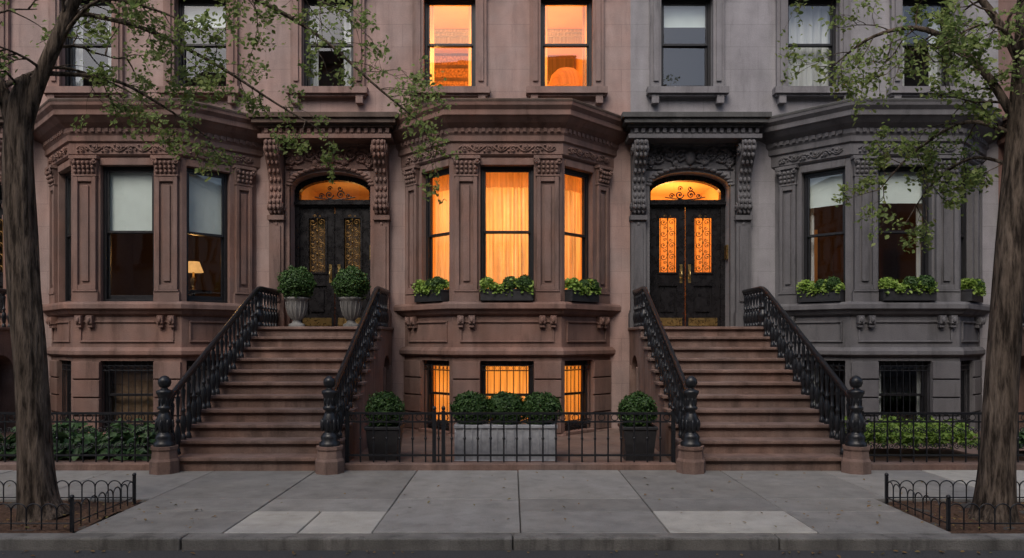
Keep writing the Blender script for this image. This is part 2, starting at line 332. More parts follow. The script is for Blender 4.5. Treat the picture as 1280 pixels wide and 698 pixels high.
def townhouse(x0,x1,dc,bc,wins,wall,trim,bay,corn,bayk,doork,winks):
    P=empty('brownstone_townhouse',((x0+x1)/2,0,0))
    W=MB();T=MB();F=MB();G=MB();C=MB();R=MB();B=MB();O=MB()
    holes=[(bc-1.7,bc+1.7,-.1,4.6,0),(dc-.7,dc+.7,1.75,4.5,.42)]
    WZ0,WZ1=5.89,7.5
    for w in wins: holes.append((w-.45,w+.45,WZ0,WZ1,.26)); holes.append((w-.45,w+.45,8.9,10.3,.2))
    W.wall(x0,x1,-.1,11.4,holes,.26,wall)
    W.quad((x0,0,11.4),(x1,0,11.4),(x1,8,11.4),(x0,8,11.4),wall); W.quad((x0,0,-.1),(x0,8,-.1),(x0,8,11.4),(x0,0,11.4),wall); W.quad((x1,0,-.1),(x1,8,-.1),(x1,8,11.4),(x1,0,11.4),wall)
    W.arch(dc-.7,dc+.7,4.18,4.46,4.5,0,.42,wall)
    for k,(p,a,b) in enumerate(((.12,10.7,10.9),(.3,10.9,11.15),(.5,11.15,11.35),(.56,11.35,11.45))): T.box(x0+.004,x1-.004,-p,.1,a,b,corn)
    for w,kd in zip(wins,winks):
        for z0,z1 in ((WZ0,WZ1),(8.9,10.3)):
            for s in (-1,1):
                a,b=sorted((w+s*.45,w+s*.64)); T.box(a,b,-.07,.02,z0,z1+.002,trim)
                a,b=sorted((w+s*.50,w+s*.585)); T.box(a,b,-.1,.0,z0+.12,z1-.02,trim)
                a,b=sorted((w+s*.50,w+s*.62)); T.box(a,b,-.13,.02,z0-.27,z0-.11,trim)
            T.box(w-.66,w+.66,-.09,.02,z1+.003,z1+.2,trim); T.box(w-.74,w+.74,-.2,.02,z1+.2,z1+.29,corn)
            T.box(w-.70,w+.70,-.17,.2,z0-.11,z0,trim); T.box(w-.66,w+.66,-.12,.02,z0-.15,z0-.11,trim)
            window(F,G,w-.45,w+.45,z0,z1,.1,.5)
        if kd=='sheer': curtain(C,w-.43,w+.43,WZ0,WZ1,.28,'curtain_white',6,.02)
        if kd=='part': curtain(C,w-.43,w+.43,WZ0,WZ1,.28,'curtain_white',9,.02,(w-.24,w+.2))
        if kd=='blind': C.quad((w-.4,.2,WZ0+.80),(w+.4,.2,WZ0+.80),(w+.4,.2,WZ1-.03),(w-.4,.2,WZ1-.03),'blind_and_sky_pale')
        if kd=='none':
            C.quad((w-.4,.2,WZ1-.45),(w+.4,.2,WZ1-.45),(w+.4,.2,WZ1-.03),(w-.4,.2,WZ1-.03),'blind_and_sky_pale')  # pale top blind; on the grey house it paints in the sky's reflection
        if kd=='lit':
            curtain(C,w-.43,w+.43,WZ0+.0,WZ1,.34,'curtain_warm',12,.03,(w-.31,w+.31))
    lit='lit' in winks
    if lit:
        lw=[w for w,k in zip(wins,winks) if k=='lit']; a,b=min(lw)-.95,max(lw)+.85; D_=2.7
        room(R,a,b,.3,D_,5.75,8.0,'room_warm')
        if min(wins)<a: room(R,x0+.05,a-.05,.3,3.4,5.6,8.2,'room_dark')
        lamp('room_light',(a+.5,1.0,6.5),64,WARM,.15,P); lamp('room_light',(b-1.7,1.5,6.4),70,WARM,.15,P)
        for q,(p,h) in enumerate(((.06,.24),(.14,.12),(.2,.06))): R.box(a,b,D_-p,D_,8.0-h,7.99-.002*q,'curtain_white')
        R.box(a+.35,a+1.25,D_-.3,D_-.02,5.75,7.45,'brown_bay')
        for q in range(6): R.box(a+.39,a+1.21,D_-.34,D_-.3,5.9+q*.26,6.08+q*.26,'book_spines')
        R.box(a+1.6,a+2.2,D_-.05,D_-.01,6.75,7.4,'brown_bay'); R.box(a+1.66,a+2.14,D_-.06,D_-.05,6.81,7.34,'curtain_white')
        R.box(b-1.25,b-.45,D_-.05,D_-.01,6.9,7.5,'brown_bay'); R.box(b-1.2,b-.5,D_-.06,D_-.05,6.95,7.45,'shade_warm')
        cx=b-.78; R.lathe(cx,.95,[(.34,6.2),(.33,6.32),(.28,6.46),(.18,6.56),(.05,6.6)],'shade_warm',24); R.lathe(cx,.95,[(.1,6.08),(.03,6.14),(.03,6.3)],'brass',10)
        lamp('bulb',(cx,1.0,6.85),16,WARM,.05,P)
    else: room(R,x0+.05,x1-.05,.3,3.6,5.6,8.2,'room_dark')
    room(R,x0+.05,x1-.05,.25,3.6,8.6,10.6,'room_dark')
    litb=bayk=='lit'
    B.loft([bring(bc,o,z) for o,z in ((.02,4.5),(.05,4.53),(.05,4.71),(.085,4.73),(.085,4.82),(.11,4.86),(.11,4.93),(.2,5.0),(.27,5.07),(.3,5.09),(.3,5.17),(.35,5.23),(.36,5.29))],bay)
    B.loft([bring(bc,o,z) for o,z in ((.365,5.285),(.37,5.32),(.3,5.35),(.0,5.44))],corn)
    B.loft([bring(bc,o,z) for o,z in ((.02,1.93),(.06,1.96),(.10,2.02),(.14,2.04),(.14,2.11),(.12,2.15),(.02,2.16))],bay)
    B.loft([bring(bc,o,z) for o,z in ((.03,1.27),(.07,1.30),(.07,1.36),(.03,1.42))],bay)
    B.loft([bring(bc,o,z) for o,z in ((.06,-.1),(.06,-.005),(.02,.02))],bay)
    frames=[(fr(bc-HB,0,S2,-S2),FL,(.47,1.19)),(fr(bc-HC,-DB,1,0),2*HC,(.447,1.313)),(fr(bc+HC,-DB,S2,S2),FL,(.08,.80))]
    for i,(M,Lf,(a,b)) in enumerate(frames):
        for q in (W,T,F,G,C,B,O): q.M=M
        B.wall(0,Lf,2.15,4.51,[(a,b,2.155,4.36)],.24,bay)
        B.wall(0,Lf,1.40,1.95,[],.2,bay)
        B.wall(0,Lf,0,1.28,[(a,b,.04,1.2)],.2,bay)
        B.box(.12,Lf-.12,-.025,.01,1.5,1.53,bay); B.box(.12,Lf-.12,-.025,.01,1.82,1.85,bay); B.box(.12,.15,-.025,.01,1.53,1.82,bay); B.box(Lf-.15,Lf-.12,-.025,.01,1.53,1.82,bay)
        for (p,q) in ((.0,a),(b,Lf)):
            if q-p<.1: continue
            zz=.03
            while zz<1.2:
                B.box(p+.004,q-.004,-.035,.01,zz,min(zz+.27,1.262),bay); zz+=.295
        B.box(a-.03,b+.03,-.06,.1,0.0,.045,bay)
        ps=[(.0,a),(b,Lf)] if i==1 else ([(.06,a-.04)] if i==0 else [(b+.04,Lf-.06)])
        for p,q in ps:
            pilaster(B,p+.015,q-.015,2.155,4.5,0,bay)
            for k in (0,1):
                c=p+(q-p)*(.3+.4*k); B.box(c-.05,c+.05,-.10,.02,1.80,1.93,bay); B.box(c-.04,c+.04,-.07,.02,1.74,1.80,bay)
                B.ell((c,-.1,1.86),(.035,.03,.05),bay,6,5)
        B.box(a-.0,b+.0,-.02,.01,4.362,4.47,bay)
        frieze(B,.1,Lf-.1,4.62,.16,-.06,bay)
        for k in range(int(Lf/.11)): B.box(.03+k*.11,.03+k*.11+.06,-.135,-.08,4.865,4.93,bay)
        window(F,G,a,b,2.155,4.36,.09,.51)
        window(F,G,a,b,.045,1.2,.12,.5); bars(F,a,b,.046,1.2,.05)
        if litb:
            curtain(C,a-.03,b+.03,2.16,4.42,.32,'curtain_warm',7,.045)
            curtain(C,a-.03,b+.03,4.05,4.42,.24,'shade_warm',7,.012)
            curtain(C,a-.03,b+.03,.0,1.3,.30,'curtain_warm',5,.01)
        elif bayk=='blind':
            C.quad((a+.03,.19,3.30),(b-.03,.19,3.30),(b-.03,.19,4.33),(a+.03,.19,4.33),'blind_and_sky_pale')
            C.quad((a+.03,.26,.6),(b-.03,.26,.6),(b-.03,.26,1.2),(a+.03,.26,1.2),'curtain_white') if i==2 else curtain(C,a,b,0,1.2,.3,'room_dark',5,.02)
        else:
            C.quad((a+.03,.19,3.78),(b-.03,.19,3.78),(b-.03,.19,4.33),(a+.03,.19,4.33),'blind_and_sky_pale')
            curtain(C,a,b,2.16,3.9,.3,'curtain_white',9,.02,(a+.08,b-.1))
            curtain(C,a,b,0,1.2,.28,'curtain_white',9,.02,(a+.18,b-.1))
    for q in (W,T,F,G,C,B,O): q.M=Matrix.Identity(4)
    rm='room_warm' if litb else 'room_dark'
    ra,rb=max(x0+.05,bc-2.0),min(x1-.05,bc+2.0)
    room(R,ra,rb,.0,3.2,1.9,4.7,rm); room(R,ra,rb,0,3,-.05,1.4,rm)
    if litb:
        lamp('room_light',(bc,.95,3.45),158,(1,.48,.13),.3,P); lamp('room_light',(bc,.7,.95),76,(1,.43,.07),.2,P)
    elif bayk=='dark' and 0<bc<8: 
        lamp('room_light',(bc-.6,1.6,3.6),16,WARM,.2,P); R.box(bc-1.2,bc+.2,3.0,3.15,2.6,3.9,'room_warm'); R.box(bc+.6,bc+1.5,2.8,3.15,1.9,3.5,'brown_trim')  # weak lamp added to give this dark parlor a faint warm glow
    u=dc
    for s in (-1,1):
        a,b=sorted((u+s*.78,u+s*1.03)); 
        T.box(a-.03,b+.03,-.2,.02,1.75,2.0,bay); T.box(a-.015,b+.015,-.18,.02,2.0,2.05,bay)
        T.box(a,b,-.13,.02,2.05,3.66,bay); T.box(a+.05,b-.05,-.155,-.1,2.2,3.5,bay); T.box(a-.02,b+.02,-.18,.02,3.6,3.68,bay)
        a2,b2=sorted((u+s*.70,u+s*.775)); T.box(a2,b2,-.06,.02,1.75,4.45,bay)
        prof=[(4.93,.40),(4.86,.43),(4.76,.43),(4.66,.39),(4.55,.31),(4.42,.23),(4.28,.18),(4.13,.16),(4.0,.18),(3.9,.22),(3.81,.22),(3.74,.17),(3.68,.09)]
        T.loft([[(a+.01,-d,z),(b-.01,-d,z),(b-.01,.02,z),(a+.01,.02,z)] for z,d in reversed(prof)],bay)
        c=(a+b)/2
        for z,d in prof[1:-1]:
            for k in (-1,0,1): T.ell((c+k*.07,-d-.010,z),(.031,.040,.048),bay,6,5)
        for k in (a,b):
            T.M=Matrix(((0,1,0,k),(1,0,0,0),(0,0,1,0),(0,0,0,1)))
            spiral(T,-.28,4.77,.12,0,bay,1,1.8,.02); spiral(T,-.13,3.84,.08,0,bay,-1,1.6,.016)
            T.M=Matrix.Identity(4)
        for k in range(3): T.ell((c,-.10,3.60-k*.07),(.05-.012*k,.06,.05),bay,6,5)
    T.box(u-.76,u+.76,-.04,.02,4.5,4.93,bay)
    T.box(u-.76,u+.76,-.07,-.0,4.88,4.93,bay)
    for s in (-1,1):
        for k,(cu,cz,r) in enumerate(((.15,4.72,.12),(.36,4.74,.11),(.54,4.68,.10),(.68,4.62,.07),(.45,4.83,.05),(.25,4.60,.05),(.62,4.82,.05),(.70,4.76,.04))):
            spiral(T,u+s*cu,cz,r,-.06,bay,s*(1 if k%2 else -1),1.6,.027,1.2*k)
            for j in range(4): T.ell((u+s*(cu+.07*math.cos(j*1.7+k)),-.055,cz+.09*math.sin(j*1.7+k)),(.035,.04,.024),bay,6,4)
    T.ell((u,-.07,4.70),(.09,.06,.14),bay,8,6)
    for k in range(18):
        an=math.pi*(k+.5)/18; T.ell((u-.72*math.cos(an),-.045,4.2+.33*math.sin(an)),(.07,.04,.035),bay,6,4)
    for p,e,z0_,z1_ in ((.44,1.12,4.93,5.0),(.36,1.08,5.0,5.12),(.44,1.14,5.12,5.17),(.52,1.2,5.17,5.25),(.56,1.24,5.25,5.33)):
        T.box(u-e,u+e,-p,.02,z0_,z1_,bay if z0_<5.1 else corn)
    for k in range(18): T.box(u-1.02+k*.12,u-.96+k*.12,-.41,-.3,5.03,5.11,bay)
    v=.30; D=MB(); 
    D.box(u-.7,u-.62,v-.04,v+.1,1.75,4.3,'door_black'); D.box(u+.62,u+.7,v-.04,v+.1,1.75,4.3,'door_black')
    D.box(u-.62,u+.62,v-.05,v+.1,3.90,4.02,'door_black'); D.box(u-.7,u+.7,v-.1,v-.04,3.93,3.98,'door_black')
    D.arch(u-.63,u+.63,4.12,4.37,4.5,v-.04,v+.1,'door_black')
    G.quad((u-.63,v+.03,4.01),(u+.63,v+.03,4.01),(u+.63,v+.03,4.45),(u-.63,v+.03,4.45),'window_glass')
    for s in (-1,1):
        spiral(D,u+s*.1,4.12,.075,v+.01,'black_iron',s,1.5,.012); spiral(D,u+s*.24,4.10,.05,v+.01,'black_iron',-s,1.4,.010)
        spiral(D,u+s*.09,4.23,.045,v+.01,'black_iron',-s,1.4,.009)
        D.tube([(u,v+.01,4.03),(u+s*.1,v+.01,4.04),(u+s*.22,v+.01,4.05),(u+s*.36,v+.01,4.08)],.010,'black_iron',5)
        a,b=sorted((u+s*.006,u+s*.62)); ga,gb=a+.14,b-.14; z0,z1=2.72,3.72
        D.box(a,ga,v,v+.06,1.77,3.9,'door_black'); D.box(gb,b,v,v+.06,1.77,3.9,'door_black')
        D.box(ga,gb,v,v+.06,z1,3.9,'door_black'); D.box(ga,gb,v,v+.06,2.5,z0,'door_black'); D.box(ga,gb,v,v+.06,1.77,1.98,'door_black')
        D.box(ga,gb,v+.03,v+.06,1.98,2.5,'door_black'); D.box(ga+.05,gb-.05,v+.005,v+.03,2.04,2.44,'door_black')
        for (p,q,w_,x_) in ((ga-.015,ga+.02,z0-.01,z1+.01),(gb-.02,gb+.015,z0-.01,z1+.01)): D.box(p,q,v-.018,v+.0,w_,x_,'door_black')
        D.box(ga+.02,gb-.02,v-.018,v,z0-.01,z0+.02,'door_black'); D.box(ga+.02,gb-.02,v-.018,v,z1-.02,z1+.01,'door_black')
        G.quad((ga,v+.035,z0),(gb,v+.035,z0),(gb,v+.035,z1),(ga,v+.035,z1),'window_glass')
        gc=(ga+gb)/2; gm='gilt_iron'
        for uu in (ga+.045,gc,gb-.045): D.tube([(uu,v+.01,z0),(uu,v+.01,z1)],.007,gm,5)
        for zc in [z0+.09+.205*j for j in range(5)]:
            for k in (-1,1):
                spiral(D,gc+k*.075,zc,.058,v+.005,gm,k,1.25,.0085); spiral(D,gc+k*.05,zc+.10,.034,v+.005,gm,-k,1.1,.007)
            D.ell((gc,v+.0,zc+.05),(.018,.012,.03),gm,6,4)
        D.box(a+.05,b-.05,v-.008,v,1.79,1.93,'brass')
        hx=u+s*.075; D.box(hx-.025,hx+.025,v-.008,v,2.55,2.88,'brass'); D.tube([(hx,v-.008,2.63),(hx,v-.06,2.64),(hx,v-.065,2.72),(hx,v-.008,2.78)],.012,'brass',6)
    T.box(u-.7,u+.7,-.1,.5,1.70,1.765,'stoop_stone')
    D.box(u+.7-.035,u+.7-.005,.06,.2,2.95,3.2,'brass')
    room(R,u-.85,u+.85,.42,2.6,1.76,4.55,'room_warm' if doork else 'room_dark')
    if doork: lamp('hall_light',(u,1.5,3.9),doork,(1,.47,.12),.15,P)
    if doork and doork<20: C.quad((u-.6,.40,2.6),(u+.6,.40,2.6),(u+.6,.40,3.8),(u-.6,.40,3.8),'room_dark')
    elif doork: curtain(C,u-.6,u+.6,2.6,3.85,.42,'shade_warm',12,.01)
    W.build('walls',P); T.build('stone_trim',P,bevel=.006); F.build('window_frames',P,bevel=.004); G.build('window_panes',P)
    if C.v: C.build('curtains',P)
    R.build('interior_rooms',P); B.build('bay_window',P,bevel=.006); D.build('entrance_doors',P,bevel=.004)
    return P
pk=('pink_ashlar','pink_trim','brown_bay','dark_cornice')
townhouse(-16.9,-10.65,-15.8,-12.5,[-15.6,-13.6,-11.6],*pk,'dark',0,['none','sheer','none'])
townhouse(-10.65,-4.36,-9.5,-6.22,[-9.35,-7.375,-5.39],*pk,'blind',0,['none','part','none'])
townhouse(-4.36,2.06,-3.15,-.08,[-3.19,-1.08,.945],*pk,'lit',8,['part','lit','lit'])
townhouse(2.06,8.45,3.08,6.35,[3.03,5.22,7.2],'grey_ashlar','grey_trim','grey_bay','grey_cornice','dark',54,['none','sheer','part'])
townhouse(8.45,14.9,9.55,12.75,[9.5,11.5,13.5],'brown_ashlar','brown_trim','brown_bay','dark_cornice','dark',0,['none','sheer','none'])

P=empty('table_lamp',(-5.75,.5,2.2)); t=MB()
t.lathe(-5.75,.5,[(.09,2.42),(.09,2.44),(.03,2.47),(.05,2.55),(.06,2.62),(.02,2.7),(.015,2.78)],'brass',12)
t.build('base',P); t=MB(); t.lathe(-5.75,.5,[(.17,2.76),(.10,2.95)],'lampshade',16); t.build('shade',P)
lamp('bulb',(-5.75,.5,3.02),18,(1,.5,.15),.05,P)
P=empty('side_table',(-5.75,.5,1.9)); t=MB(); t.lathe(-5.75,.5,[(.32,2.38),(.32,2.42)],'door_black',20); t.lathe(-5.75,.5,[(.18,1.9),(.04,1.95),(.03,2.38)],'door_black',10); t.build('top_and_leg',P)

# ------------------------------------------------------------------ stoops
def baluster(mb,x,y,z,h,r=1.0):
    pr=[(.034,0),(.034,.05),(.02,.06),(.03,.09),(.045,.15),(.048,.19),(.032,.25),(.018,.29),(.032,.305),(.032,.325),(.018,.34),(.022,.42),(.03,.5),(.034,.53),(.016,.56),(.03,.575),(.03,.6)]
    mb.lathe(x,y,[(a*r,z+b/.6*h) for a,b in pr],'black_iron',8)
    mb.box(x-.03*r,x+.03*r,y-.03*r,y+.03*r,z,z+.03,'black_iron')
def stoop(cx):
    P=empty('stoop_staircase',(cx,-2.4,0)); S=MB(); I=MB(); n=11; rise=1.75/n; run=.3; ys=-4.15
    hw=1.0
    for i in range(n-1):
        y=ys+run*i; h=rise*(i+1); w=hw if i>0 else .84
        S.box(cx-w,cx+w,y,y+run,-.05,h-.042,'stoop_stone'); S.box(cx-w-.03,cx+w+.03,y-.045,y+run-.001,h-.042,h,'stoop_stone')
    y0=ys+run*(n-1)
    S.box(cx-hw,cx+hw,y0,y0+.12,-.05,1.705,'stoop_stone'); S.box(cx-hw-.03,cx+hw+.03,y0-.045,-.003,1.705,1.75,'stoop_stone')
    for s in (-1,1):
        S.M=Matrix(((0,-s*1.0,0,cx+s*hw),(s*1.0,0,0,0),(0,0,1,0),(0,0,0,1))) 
        u0,u1=sorted((s*(y0+.12),s*(-.003))); ha,hb=sorted((s*(-.22),s*(-.86)))
        S.wall(u0,u1,-.05,1.705,[(ha,hb,0,1.3,.5)],.5,'stoop_stone'); S.arch(ha,hb,.98,1.28,1.3,0,.3,'stoop_stone')
        S.quad((ha,.5,0),(hb,.5,0),(hb,.5,1.3),(ha,.5,1.3),'door_black')
        S.box(ha-.05,ha-.0,-.03,.01,0,1.1,'stoop_stone'); S.box(hb,hb+.05,-.03,.01,0,1.1,'stoop_stone')
        S.M=Matrix.Identity(4)
        x=cx+s*.94; yn=-4.25
        S.lathe(x+s*.02,yn,[(.17,-.02),(.17,.14),(.15,.17),(.14,.26),(.155,.27),(.155,.31)],'stoop_stone',8,False)
        nx=x+s*.02
        I.lathe(nx,yn,[(r_*.92,z_) for r_,z_ in [(.13,.31),(.13,.35),(.10,.37),(.115,.41),(.09,.45),(.06,.47),(.085,.50),(.105,.56),(.10,.62),(.07,.68),(.055,.72),(.085,.735),(.085,.76),(.06,.78),(.07,.86),(.085,.9),(.10,.92),(.10,.95),(.05,.965),(.035,.98),(.065,1.0),(.08,1.04),(.075,1.08),(.04,1.115),(.012,1.125)]],'black_iron',16)
        for k in range(8):
            a=k*math.pi/4; I.ell((nx+.092*math.cos(a),yn+.092*math.sin(a),.55),(.02,.02,.07),'black_iron',6,5)
            I.ell((nx+.06*math.cos(a),yn+.06*math.sin(a),.82),(.012,.012,.05),'black_iron',5,5)
        zr=lambda y: 2.37 if y>y0 else .86+(2.37-.86)*(y+4.18)/(y0+4.18)
        path=[(x,yn+.04,.84),(x,-4.0,zr(-4.0)),(x,y0-.15,zr(y0-.15)),(x,y0,2.35),(x,y0+.12,2.37),(x,-.03,2.37)]
        I.tube(path,.032,'black_iron',8); I.tube([(p[0],p[1],p[2]-.042) for p in path],.018,'black_iron',6)
        for i in range(n-1):
            for k in (0,1):
                y=ys+run*i+.05+k*.15; z=rise*(i+1); baluster(I,x,y,z,zr(y)-.05-z,.86)
        baluster(I,x,y0+.03,1.75,.6,1.8); 
        for k in range(7): baluster(I,x,y0+.18+k*.145,1.75,.58,.86)
    S.build('stone_steps',P,bevel=.012,seg=2); I.build('cast_iron_railing',P)
for c in (-9.5,-3.08,3.04,9.55): stoop(c)

# ------------------------------------------------------------------ ground
g=MB(); g.quad((-400,-400,-.2),(400,-400,-.2),(400,400,-.2),(-400,400,-.2),'ground_dirt'); g.build('ground')
g=MB(); g.quad((-64,-16.4,-.095),(64,-16.4,-.095),(64,-7.05,-.095),(-64,-7.05,-.095),'asphalt'); g.build('road')
g=MB(); 
def curbrow(y0,y1,x0,x1):
    x=x0
    while x<x1:
        w=random.uniform(1.9,2.6); g.box(x+.004,x+w-.004,y0,y1,-.18,random.uniform(-.003,.002),'curb_stone'); x+=w
curbrow(-7.11,-6.95,-44.3,44); g.build('curb',bevel=.015,seg=2)
g=MB(); curbrow(-16.5,-16.34,-44,44); g.build('curb',bevel=.015,seg=2)
g=MB(); g.quad((-44,-6.95,-.03),(44,-6.95,-.03),(44,-4.05,-.03),(-44,-4.05,-.03),'joint_dirt')
cols=[-1.12+1.19*k-.0 for k in range(-34,36)]; rows=[-4.05,-5.68,-6.2,-6.94]
PIT=[(-5.5,-3.55),(3.52,5.5)]
for r in range(3):
    for x0,x1 in zip(cols,cols[1:]):
        y1,y0=rows[r],rows[r+1]
        xs=[(x0,x1)]
        if r>0:
            for pa,pb in PIT:
                o=[]
                for a,b in xs:
                    if b<=pa or a>=pb: o.append((a,b)); continue
                    if a<pa-.05: o.append((a,pa))
                    if b>pb+.05: o.append((pb,b))
                xs=o
        for a,b in xs:
            pale=(r==2 and (abs(x0+2.31)<.05 or abs(x0-1.26)<.05))
            mt='pale_concrete' if pale or (r==0 and abs(x0-4.83)<.05) else 'bluestone'
            g_=.005
            parts=[(a,b)] if not (pale and x0<0) else [(a,(a+b)/2),((a+b)/2,b)]
            for p,q in parts: g.box(p+g_,q-g_,y0+g_,y1-g_,-.06,random.uniform(-.004,.003),mt)
g.build('sidewalk',bevel=.006)
g=MB(); g.box(-44,44,-20,-16.51,-.15,-.0,'bluestone'); g.build('sidewalk')
g=MB(); g.quad((-44,-4.05,-.012),(44,-4.05,-.012),(44,.3,-.012),(-44,.3,-.012),'area_paver'); g.build('areaway_paving')
def pit(x0,x1,side):
    g=MB(); nx,ny=40,20; vs=[];fs=[]
    for j in range(ny+1):
        for i in range(nx+1):
            x=x0+(x1-x0)*i/nx; y=-6.93+(-5.72+6.93)*j/ny
            vs.append((x,y,-.02+.03*noise.noise(Vector((x*3,y*3,0)))+.02*noise.noise(Vector((x*14,y*14,0)))))
    for j in range(ny):
        for i in range(nx): a=j*(nx+1)+i; fs.append((a,a+1,a+nx+2,a+nx+1))
    g.add(vs,fs,'soil',True); g.build('tree_pit_soil')
    f=MB(); ya,yb=-6.85,-5.86; xe=x1-.02 if side<0 else x0+.02; xo=x0+.2 if side<0 else x1-.2
    def run(p,q):
        p=Vector(p);q=Vector(q);d=q-p;n=max(2,round(d.length/.125)); st=d/n
        for i in range(n):
            a=p+st*i; b=p+st*(i+1.0); c=(a+b)/2; hw=st*.5
            pts=[a+Vector((0,0,.0))]+[c-hw*math.cos(math.pi*k/8)+Vector((0,0,.15+.06*math.sin(math.pi*k/8))) for k in range(9)]+[b]
            f.tube(pts,.006,'black_iron',5)
        f.tube([p+Vector((0,0,.05)),q+Vector((0,0,.05))],.006,'black_iron',5)
    run((xo,ya,0),(xe,ya,0)); run((xo,yb,0),(xe,yb,0)); run((xe,ya,0),(xe,yb,0)); run((xo,ya,0),(xo,yb,0))
    for x,y in ((xe,ya),(xe,yb),(xo,ya),(xo,yb)): f.box(x-.012,x+.012,y-.012,y+.012,-.05,.25,'black_iron'); f.ell((x,y,.265),(.02,.02,.02),'black_iron')
    f.build('tree_pit_fence',loc=None)
pit(-5.5,-3.55,-1); pit(3.52,5.5,1)

# ------------------------------------------------------------------ iron fences
def fence(x0,x1,y,ornate,gate=None):
    P=empty('iron_fence',((x0+x1)/2,y,0)); f=MB(); s=MB()
    s.box(x0-.02,x1+.02,y-.12,y+.12,-.05,.075,'stoop_stone'); s.build('stone_curb',P,bevel=.01)
    n=round((x1-x0)/.155); H=.66
    for z,hh in ((H,.014),(H-.1,.009),(.16,.011)): f.box(x0,x1,y-.014,y+.014,z-hh,z+hh,'black_iron')
    for i in range(n+1):
        x=x0+(x1-x0)*i/n; f.tube([(x,y,.07),(x,y,H)],.010,'black_iron',6)
        f.ell((x,y,.36),(.018,.018,.022),'black_iron',6,4)
        if i<n:
            c=x+(x1-x0)/n/2
            f.tube([(c+.04*math.cos(a*math.pi/4),y,H-.05+.038*math.sin(a*math.pi/4)) for a in range(9)],.006,'black_iron',4)
            if ornate:
                f.M=fr(0,y,1,0)
                for k in (-1,1):
                    spiral(f,c+k*.032,.27,.035,0,'black_iron',k,1.3,.0055); spiral(f,c+k*.032,.46,.035,0,'black_iron',-k,1.3,.0055)
                f.M=Matrix.Identity(4)
    posts=[x0,x1]+(gate or [])
    for x in posts: f.box(x-.022,x+.022,y-.022,y+.022,.05,H+.03,'black_iron'); f.ell((x,y,H+.06),(.025,.025,.03),'black_iron')
    f.build('railings',P)
fence(-1.97,1.93,-4.0,False,[-.93,-.82])
fence(-8.4,-4.2,-4.0,True); fence(4.18,8.4,-4.0,True); fence(-14.6,-10.6,-4.0,True); fence(10.7,14.6,-4.0,True)

# ------------------------------------------------------------------ plants
def ball_pts(c,r,n,lump=.12,sq=1.0):
    d=rng.normal(0,1,(n,3)); d/=np.linalg.norm(d,axis=1)[:,None]
    k=np.array([1+lump*noise.noise(Vector((q*2.6+np.array(c)).tolist()))+.5*lump*noise.noise(Vector((q*7+np.array(c)).tolist())) for q in d])
    rad=r*k*rng.uniform(.86,1.05,n)**1.0; p=d*rad[:,None]; p[:,2]*=sq
    return p+np.array(c),d
def bush(name_parent,c,r,n,mat='box_leaf',size=.036,sq=1.0):
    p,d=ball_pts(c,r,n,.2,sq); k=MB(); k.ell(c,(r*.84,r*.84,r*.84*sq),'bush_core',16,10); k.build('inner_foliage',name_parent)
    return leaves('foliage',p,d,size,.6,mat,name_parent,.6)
def urn_bush(x,y,z):
    P=empty('potted_boxwood',(x,y,z)); u=MB()
    u.lathe(x,y,[(.13,z),(.13,z+.05),(.08,z+.07),(.06,z+.11),(.09,z+.14),(.13,z+.2),(.165,z+.33),(.175,z+.44),(.2,z+.46),(.205,z+.49),(.17,z+.49),(.16,z+.45)],'urn_stone',20)
    for k in range(14):
        a=k*2*math.pi/14; u.tube([(x+.085*math.cos(a),y+.085*math.sin(a),z+.14),(x+.135*math.cos(a),y+.135*math.sin(a),z+.21),(x+.168*math.cos(a),y+.168*math.sin(a),z+.33),(x+.176*math.cos(a),y+.176*math.sin(a),z+.42)],.012,'urn_stone',5)
    u.build('stone_urn',P); bush(P,(x,y,z+.71),.28,4200)
urn_bush(-3.56,-.62,1.75); urn_bush(-2.66,-.62,1.75)
def square_pot(x,y):
    P=empty('boxwood_planter',(x,y,0)); b=MB()
    b.loft([[(x-a,y-a,z),(x+a,y-a,z),(x+a,y+a,z),(x-a,y+a,z)] for a,z in ((.17,0),(.21,.40),(.225,.40),(.225,.44),(.19,.44),(.19,.40))],'dark_planter'); b.build('planter_box',P,bevel=.005)
    bush(P,(x,y,.62),.235,3600)
square_pot(-1.64,-3.3); square_pot(1.62,-3.3)
P=empty('trough_planter',(-.08,-3.35,0)); b=MB(); x0,x1,y0,y1=-.72,.56,-3.58,-3.15
b.box(x0+.01,x1-.01,y0+.01,y1-.01,0.0,.44,'zinc_planter')
for i in range(13):
    x=x0+(x1-x0-.02)*i/12; b.box(x,x+.02,y0,y0+.02,.02,.43,'zinc_planter')
b.box(x0-.01,x1+.01,y0-.01,y1+.01,.43,.47,'zinc_planter'); b.box(x0-.005,x1+.005,y0-.005,y1+.005,-.01,.03,'zinc_planter'); b.build('planter_box',P,bevel=.004)
for k,c in enumerate((-.52,-.08,.37)): bush(P,(c,-3.36,.65),.25,3300,sq=.85)
def window_box(M,L_,balls):
    o=M@Vector((L_/2,-.15,2.2)); P=empty('window_box_planter',o); b=MB(); b.M=M
    b.box(0,L_,-.16,.04,2.165,2.33,'dark_planter'); b.box(-.01,L_+.01,-.17,.05,2.33,2.355,'dark_planter'); b.build('box',P,bevel=.004)
    n=1300; u=rng.uniform(0,L_,n); h=.14+.06*np.sin(u*15); vv=rng.uniform(-.2,.07,n); zz=2.34+rng.uniform(0,1,n)**.6*h+np.where(vv<-.15,-.09*rng.uniform(0,1,n),0)
    p=np.array([(M@Vector((a,b_,c)))[:] for a,b_,c in zip(u,vv,zz)]); d=np.tile(np.array((M.to_3x3()@Vector((0,-.6,.8)))[:]),(n,1))
    leaves('trailing_foliage',p,d,.05,.75,'lime_leaf',P,.6)
    for f,r in balls:
        c=M@Vector((L_*f,-.10,2.44)); bush(P,tuple(c),r,1300,'box_leaf',.03)
